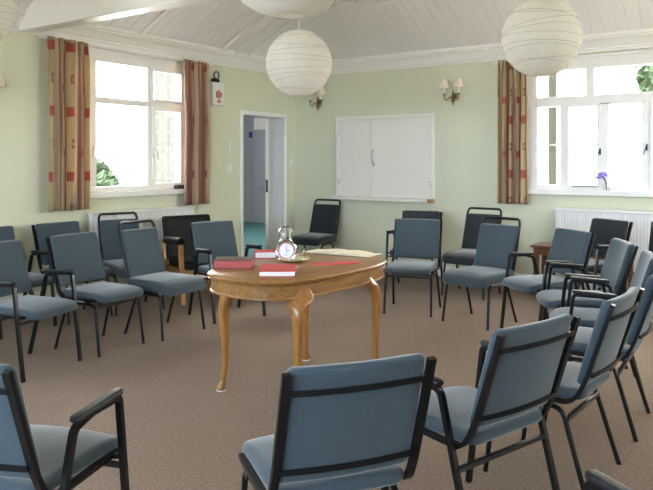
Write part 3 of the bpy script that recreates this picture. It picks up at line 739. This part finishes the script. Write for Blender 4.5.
# black easy chair with wooden arms
t = thing('easy_chair', 'black padded easy chair with light wooden arms before the left radiator', 'chair', (.74, -2.666, 0), R(250))
obj('backrest', back_bm(.54, .40, .84, .07, -.17, -.29, .0, .0), 'vinyl', t, smooth=50)
obj('seat', seat_bm(.50, .48, .09, .43, .01, True), 'vinyl', t, smooth=50)
bm = bmesh.new(); box(bm, -.27, .27, .20, .235, .27, .34, .006); box(bm, -.275, -.245, -.25, .24, .27, .34, .006); box(bm, .245, .275, -.25, .24, .27, .34, .006); box(bm, -.27, .27, -.25, -.22, .27, .34, .006); obj('seat_frame', bm, 'oak', t)
for s in (-1, 1):
    bm = bmesh.new(); sweep(bm, [(s*.28, .26, 0), (s*.28, .20, .60)], .017, .022, sides=4, up=(1, 0, 0)); obj('leg', bm, 'oak', t)
    bm = bmesh.new(); sweep(bm, [(s*.28, -.30, 0), (s*.28, -.17, .35), (s*.28, -.22, .60)], .016, .022, sides=4, up=(1, 0, 0)); obj('leg', bm, 'oak', t)
    bm = bmesh.new(); pad(bm, .085, .42, .075, re=.03, rc=.035, nx=6, nh=8, deform=lambda p, s=s: Vector((s*.28+p.x, .03+p.z, .615+p.y+.06*p.z))); obj('armrest', bm, 'vinyl', t, smooth=50)

# low side table behind the right armchairs
t = thing('side_table', 'low reddish wooden side table standing by the right radiator', 'table', (4.03, -.305, 0))
bm = bmesh.new(); box(bm, -.50, .50, -.19, .19, .495, .52, .006); obj('tabletop', bm, 'redwood', t)
bm = bmesh.new(); box(bm, -.46, .46, -.165, -.145, .42, .495); box(bm, -.46, .46, .145, .165, .42, .495); box(bm, -.465, -.445, -.165, .165, .42, .495); box(bm, .445, .465, -.165, .165, .42, .495); obj('apron', bm, 'redwood', t)
for sx in (-1, 1):
    for sy in (-1, 1): obj('leg', B(sx*.445-.025, sx*.445+.025, sy*.145-.025, sy*.145+.025, 0, .495, bev=.004), 'redwood', t)

# ------------------------------------------------------------------ oval table
TC = Vector((3.236, -4.232)); E1 = Vector((.0604, .998)).normalized(); TR = math.atan2(E1.y, E1.x)
tb = thing('oval_table', 'polished oval walnut table on cabriole legs in the middle of the circle', 'table', (TC.x, TC.y, 0), TR)
def superell(a, b, n=2.7, k=72):
    out = []
    for i in range(k):
        th = 2*PI*i/k; c, s = math.cos(th), math.sin(th)
        out.append((a*math.copysign(abs(c)**(2/n), c), b*math.copysign(abs(s)**(2/n), s)))
    return out
def loft_oval(bm, prof, a, b, n=2.7):
    rings = [[bm.verts.new((x*(a+i)/a, y*(b+i)/b, z)) for x, y in superell(a, b, n)] for i, z in prof]
    m = len(rings[0])
    for A, C in zip(rings, rings[1:]):
        for j in range(m): bm.faces.new((A[j], A[(j+1) % m], C[(j+1) % m], C[j]))
    bm.faces.new(rings[0]); bm.faces.new(rings[-1]); return bm
bm = loft_oval(bmesh.new(), [(-.05, .712), (-.012, .712), (-.004, .717), (-.010, .722), (0, .728), (.002, .736), (-.002, .744), (-.010, .75)], .655, .392, 3.1); obj('tabletop', bm, 'table', tb, smooth=40)
bm = loft_oval(bmesh.new(), [(-.02, .632), (.006, .632), (.008, .638), (.006, .644), (0, .647), (0, .712)], .635, .372, 3.1); obj('apron', bm, 'table', tb, smooth=40)
Rm = Matrix.Rotation(-TR, 2)
for wx, wy in ((2.951, -4.686), (3.0, -3.866), (3.567, -4.727), (3.614, -3.903)):
    p = Rm @ (Vector((wx, wy))-TC); d = Vector((math.copysign(.8, p.x), math.copysign(.6, p.y)))
    prof = [(.70, -.095, .030), (.66, -.088, .036), (.634, -.074, .043), (.615, -.056, .045), (.59, -.036, .041), (.55, -.018, .035), (.49, -.009, .029), (.40, -.012, .0245), (.28, -.022, .0205), (.16, -.022, .0175), (.08, -.012, .0165), (.045, -.003, .020), (.03, .004, .029), (.014, .006, .032), (0, .004, .026)]
    bm = bmesh.new(); rings = []
    for z, o_, r in prof:
        ring = []
        for j in range(16):
            a = 2*PI*j/16; c, s = math.cos(a), math.sin(a); e = 2/2.9 if z > .1 else 1
            v = Vector((math.copysign(abs(c)**e, c)*r, math.copysign(abs(s)**e, s)*r))
            kk = max(0, min(1, (z-.55)/.08)); td = Vector((-d.y*math.copysign(1, 1), d.x)); v = v+td*(v.dot(td))*kk**1.5*1.0
            ring.append(bm.verts.new((p.x+d.x*o_+v.x, p.y+d.y*o_+v.y, z)))
        rings.append(ring)
    for A, C in zip(rings, rings[1:]):
        for j in range(16): bm.faces.new((A[j], A[(j+1) % 16], C[(j+1) % 16], C[j]))
    bm.faces.new(rings[0]); bm.faces.new(rings[-1])
    lg = obj('leg', bm, 'tableleg', tb, smooth=60); sub = lg.modifiers.new('smooth', 'SUBSURF'); sub.levels = 1; sub.render_levels = 1
    # knee brackets
    bm = bmesh.new(); tdir = Vector((-d.y, d.x)).normalized()
    cup = bmesh.new(); lathe(cup, [(0, 0), (.03, 0), (.03, .006), (0, .006)], (p.x+d.x*.004, p.y+d.y*.004, 0), 14); obj('glide', cup, 'plastic', lg)
    bm.free()

# ------------------------------------------------------------------ things on the table
TZ = .75
def closed_book(label, x, y, rz, w, d, h, cover, pages, group=None):
    t = thing('book', label, 'book', (x, y, TZ), rz, group)
    obj('page_block', B(-w/2+.004, w/2-.006, -d/2+.005, d/2-.005, .004, h-.004, bev=.001), pages, t)
    bm = bmesh.new(); box(bm, -w/2, w/2, -d/2, d/2, 0, .004, .001); box(bm, -w/2, w/2, -d/2, d/2, h-.004, h, .001); box(bm, -w/2, -w/2+.004, -d/2, d/2, 0, h, .001); obj('cover', bm, cover, t)
    return t
closed_book('thick dark-covered book with red page edges at the left end of the table', 2.955, -4.575, R(34), .245, .16, .056, 'darkcover', 'redpages', 'books on the table')
closed_book('red hardback book with white pages nearest the front of the table', 3.325, -4.60, R(36), .215, .29, .034, 'red', 'pages', 'books on the table')
closed_book('red hardback book with white pages behind the round glass clock', 2.83, -4.115, R(42), .15, .13, .045, 'red', 'pages', 'books on the table')
# open book
t = thing('open_book', 'open book with cream pages lying at the far right end of the table', 'book', (3.175, -3.655, TZ), R(4))
for s in (-1, 1):
    bm = bmesh.new(); n = 12; W, D = .265, .20
    top = []; bot = []
    for i in range(n+1):
        k = i/n; x = s*W*k; z = .006+.016*math.sin(PI*min(1, k*1.15+.12))**.8*(1-.45*k) if k < .99 else .008
        top.append([bm.verts.new((x, yy, z)) for yy in (-D/2, D/2)]); bot.append([bm.verts.new((x, yy, .003)) for yy in (-D/2, D/2)])
    for i in range(n):
        for A, C in ((top[i], top[i+1]), (bot[i], bot[i+1])): bm.faces.new((A[0], A[1], C[1], C[0]))
        bm.faces.new((top[i][0], top[i+1][0], bot[i+1][0], bot[i][0])); bm.faces.new((top[i][1], top[i+1][1], bot[i+1][1], bot[i][1]))
    bm.faces.new((top[-1][0], top[-1][1], bot[-1][1], bot[-1][0])); bm.faces.new((top[0][0], top[0][1], bot[0][1], bot[0][0]))
    obj('page_block', bm, 'cream', t, smooth=40)
obj('cover', B(-.275, .275, -.105, .105, 0, .003, bev=.001), 'darkcover', t)
# red leaflets
for i, (x, y, rz, lab) in enumerate(((3.35, -4.15, 40, 'red paper leaflet on the table, left of the two'), (3.44, -4.04, 52, 'red paper leaflet on the table, right of the two'))):
    tag(obj('leaflet', B(-.085, .085, -.05, .05, 0, .002+.001*i), 'leaflet'), lab, 'leaflet', 'red leaflets').location = (x, y, TZ)
    o = [c_ for c_ in COL.objects if c_.name.startswith('leaflet')][-1]; o.rotation_euler = (0, 0, R(rz))
# plate, clock, carafe, glass
cx, cy = 3.11, -4.165
t = thing('plate', 'cream plate with gold rim under the clock and drinking glass', 'plate', (cx, cy, TZ))
bm = bmesh.new(); lathe(bm, [(0, .002), (.06, 0), (.09, .012), (.11, .018), (.108, .021), (.085, .016), (.06, .006), (0, .006)], seg=36); obj('dish', bm, 'plate', t, smooth=40)
bm = bmesh.new(); lathe(bm, [(.108, .0185), (.1125, .0195), (.1125, .0215), (.108, .022), (.108, .0185)], seg=36); obj('rim', bm, 'gold', t, smooth=40)
vd = R(34.2+90)  # roughly facing the camera
t = thing('glass_clock', 'round glass clock with white dial standing on the plate', 'clock', (3.085, -4.205, TZ+.0075), R(37)); t.scale = (1.12, 1.12, 1.12)
bm = bmesh.new(); lathe(bm, [(0, -.02), (.050, -.02), (.062, -.010), (.062, .010), (.050, .02), (0, .02)], (0, 0, .062), 32, axis='y'); obj('glass_body', bm, 'clear', t, smooth=30)
bm = bmesh.new(); lathe(bm, [(0, -.0235), (.042, -.0235), (.042, -.0205), (0, -.0205)], (0, 0, .062), 28, axis='y'); obj('dial', bm, 'dial', t)
bm = bmesh.new(); lathe(bm, [(.044, -.023), (.050, -.023), (.050, -.0205), (.044, -.0205), (.044, -.023)], (0, 0, .062), 28, axis='y'); obj('dial_ring', bm, 'pink', t)
bm = bmesh.new(); box(bm, -.002, .002, -.0255, -.0238, .050, .092); box(bm, -.002, .018, -.0255, -.0238, .060, .064); box(bm, -.012, .012, -.0255, -.0238, .036, .039); obj('clock_hands', bm, 'purple', t)
t = thing('water_carafe', 'clear glass carafe with rounded stopper behind the round clock', 'carafe', (2.955, -4.045, TZ))
bm = bmesh.new(); lathe(bm, [(0, 0), (.040, 0), (.047, .01), (.048, .09), (.046, .115), (.036, .13), (.034, .14), (.031, .14), (.033, .128), (.043, .113), (.045, .09), (.044, .014), (.036, .006), (0, .006)], seg=32); obj('bottle', bm, 'clear', t, smooth=40)
bm = bmesh.new(); lathe(bm, [(.049, .118), (.051, .118), (.051, .175), (.046, .198), (.030, .213), (0, .217), (0, .213), (.029, .209), (.043, .196), (.048, .175), (.049, .118)], seg=32); obj('upturned_glass', bm, 'clear', t, smooth=40)
t = thing('drinking_glass', 'clear drinking glass standing on the plate right of the clock', 'glass', (3.14, -4.125, TZ+.0075))
bm = bmesh.new(); lathe(bm, [(0, 0), (.028, 0), (.033, .075), (.031, .075), (.0265, .006), (0, .006)], seg=28); obj('tumbler', bm, 'clear', t, smooth=40)

# flower in vase on right sill
t = thing('flower_vase', 'small glass vase with purple flowers on the right window sill', 'vase', (4.205, -.015, 1.10))
bm = bmesh.new(); lathe(bm, [(0, 0), (.028, 0), (.032, .03), (.026, .07), (.02, .085), (.018, .085), (.024, .068), (.029, .03), (.025, .005), (0, .005)], seg=24); obj('vase', bm, 'clear', t, smooth=40)
bm = bmesh.new(); sweep(bm, [(0, 0, .01), (-.005, 0, .09), (-.05, 0, .17)], .005, sides=5); sweep(bm, [(0, 0, .01), (.0, 0, .09), (-.03, .01, .15)], .003, sides=5); obj('stems', bm, 'stem', t)
for k in range(16):
    a = k*2.4; rr = .012+.003*k; c = Vector((-.055+rr*math.cos(a), rr*.8*math.sin(a), .165+.025*math.sin(a*1.7)))
    bm = bmesh.new(); bmesh.ops.create_icosphere(bm, subdivisions=1, radius=.022, matrix=Matrix.Translation(c) @ Matrix.Diagonal((1, .8, .7, 1))); obj('petal', bm, 'purple', t, smooth=60)

# ------------------------------------------------------------------ paper lanterns
def lantern(loc, rad, seed, label, tilt):
    t = thing('paper_lantern', label, 'lantern', loc, 0, 'round paper lanterns')
    rnd = random.Random(seed); bm = bmesh.new(); nl, ns = 64, 64
    hole = .20
    cuts = sorted(rnd.uniform(-.72, .8) for _ in range(8))
    lines = []
    for k in range(9):
        z0 = -.86+1.66*(k+.5+rnd.uniform(-.3, .3))/9; lines.append((z0, rnd.uniform(.0, .20), rnd.uniform(0, 2*PI)))
    def at(th, ph):
        v = Vector((math.cos(ph)*math.sin(th), math.sin(ph)*math.sin(th), math.cos(th)))
        r = 1.0
        dmin = min(abs(v.z-(z0+am*math.cos(math.atan2(v.y, v.x)-p0)*math.sqrt(max(0, 1-v.z**2)))) for z0, am, p0 in lines)
        r += .010*min(1, dmin/.05)-.008
        return v*rad*r
    th0 = math.asin(hole); rings = []
    for i in range(nl+1):
        th = th0+(PI-2*th0)*i/nl; rings.append([bm.verts.new(at(th, 2*PI*j/ns)) for j in range(ns)])
    for A, C in zip(rings, rings[1:]):
        for j in range(ns): bm.faces.new((A[j], A[(j+1) % ns], C[(j+1) % ns], C[j]))
    o = obj('paper_shade', bm, 'paper', t, smooth=80)
    for z0, am, p0 in lines+[(math.cos(th0), 0, 0), (-math.cos(th0), 0, 0)]:
        pts = []
        for j in range(48):
            ph = 2*PI*j/48; z = z0
            for _ in range(4): z = z0+am*math.cos(ph-p0)*math.sqrt(max(.0, 1-z*z))
            z = max(-.97, min(.97, z)); s = math.sqrt(1-z*z)
            pts.append(Vector((math.cos(ph)*s, math.sin(ph)*s, z))*rad*.998)
        bm = bmesh.new(); sweep(bm, pts, .0012+.0*rad, sides=5, closed=True); obj('wire_rib', bm, 'rib', t)
    bm = bmesh.new(); sweep(bm, [(0, 0, rad*.55), (0, 0, FZ-loc[2])], .0035, sides=6); obj('cord', bm, 'plastic', t)
    bm = bmesh.new(); lathe(bm, [(0, rad*.55), (.016, rad*.55), (.020, rad*.35), (0, rad*.35)], seg=14); lathe(bm, [(0, rad*.36), (.018, rad*.33), (.032, rad*.18), (.022, rad*.05), (0, 0)], seg=16); obj('bulb', bm, 'frosted', t, smooth=40)
    bm = bmesh.new(); sweep(bm, [(-rad*hole, 0, rad*math.cos(th0)), (0, 0, rad*.9), (rad*hole, 0, rad*math.cos(th0))], .0018, sides=5); sweep(bm, [(0, 0, rad*.55), (0, 0, rad*.9)], .0018, sides=5); obj('hanger', bm, 'rib', t)
    t.rotation_euler = (tilt, 0, seed)
    bm = bmesh.new(); lathe(bm, [(0, -.04), (.04, -.035), (.045, 0)], seg=20)
    c = obj('ceiling_rose', bm, 'plastic', t, smooth=40); c.location = (0, 0, FZ-loc[2])
lantern((2.78, -3.653, 2.162), .25, 3, 'middle white paper lantern hanging in front of the far corner', 0)
lantern((4.575, -3.534, 2.19), .242, 5, 'white paper lantern hanging in front of the right window', 0)
lantern((4.515, -6.053, 2.142), .25, 8, 'nearest white paper lantern cut by the top edge of the photo', 0)
lantern((1.44, -5.40, 2.435), .25, 11, 'white paper lantern at the top left corner of the photo', 0)

# ------------------------------------------------------------------ outside
gr = obj('ground', B(-40, 40, -40, 40, -.5, -.3), 'bounce_ground'); struct(gr)  # ground made pale to bounce daylight up onto the ceiling
dp = thing('drainpipe', 'dark blue-grey post outside the right window beside the curtain', 'post', (3.42, .75, -.3))
obj('pipe', B(-.05, .05, -.05, .05, 0, 3.4, bev=.01), 'slate', dp); obj('base', B(-.08, .08, -.08, .08, 0, .1, bev=.01), 'slate', dp)
def tree(x, y, h, r, label, seed, grp='trees outside the windows'):
    t = thing('garden_tree', label, 'tree', (x, y, -.3), 0, grp); rnd = random.Random(seed)
    bm = bmesh.new(); sweep(bm, [(0, 0, 0), (.05, .02, h*.4), (0, 0, h*.8)], .12, sides=8, radii=[1, .8, .4]); obj('trunk', bm, 'bark', t)
    bm = bmesh.new()
    for _ in range(900):
        v = Vector((rnd.gauss(0, 1), rnd.gauss(0, 1), rnd.gauss(0, 1))).normalized()*(r*rnd.uniform(.5, 1)); c = Vector((v.x, v.y, v.z*.8+h))
        a = Vector((rnd.uniform(-1, 1), rnd.uniform(-1, 1), rnd.uniform(-1, 1))).normalized(); b_ = a.orthogonal().normalized()*.09; a = a*.16
        bm.faces.new([bm.verts.new(c+q) for q in (-a, b_, a, -b_)])
    obj('crown', bm, 'leaf', t)
tree(3.55, 9.5, 3.7, .75, 'leafy green tree outside the top of the right window', 1)
tree(-4.2, -.3, 1.35, .42, 'shrub seen faintly through the left window', 2)
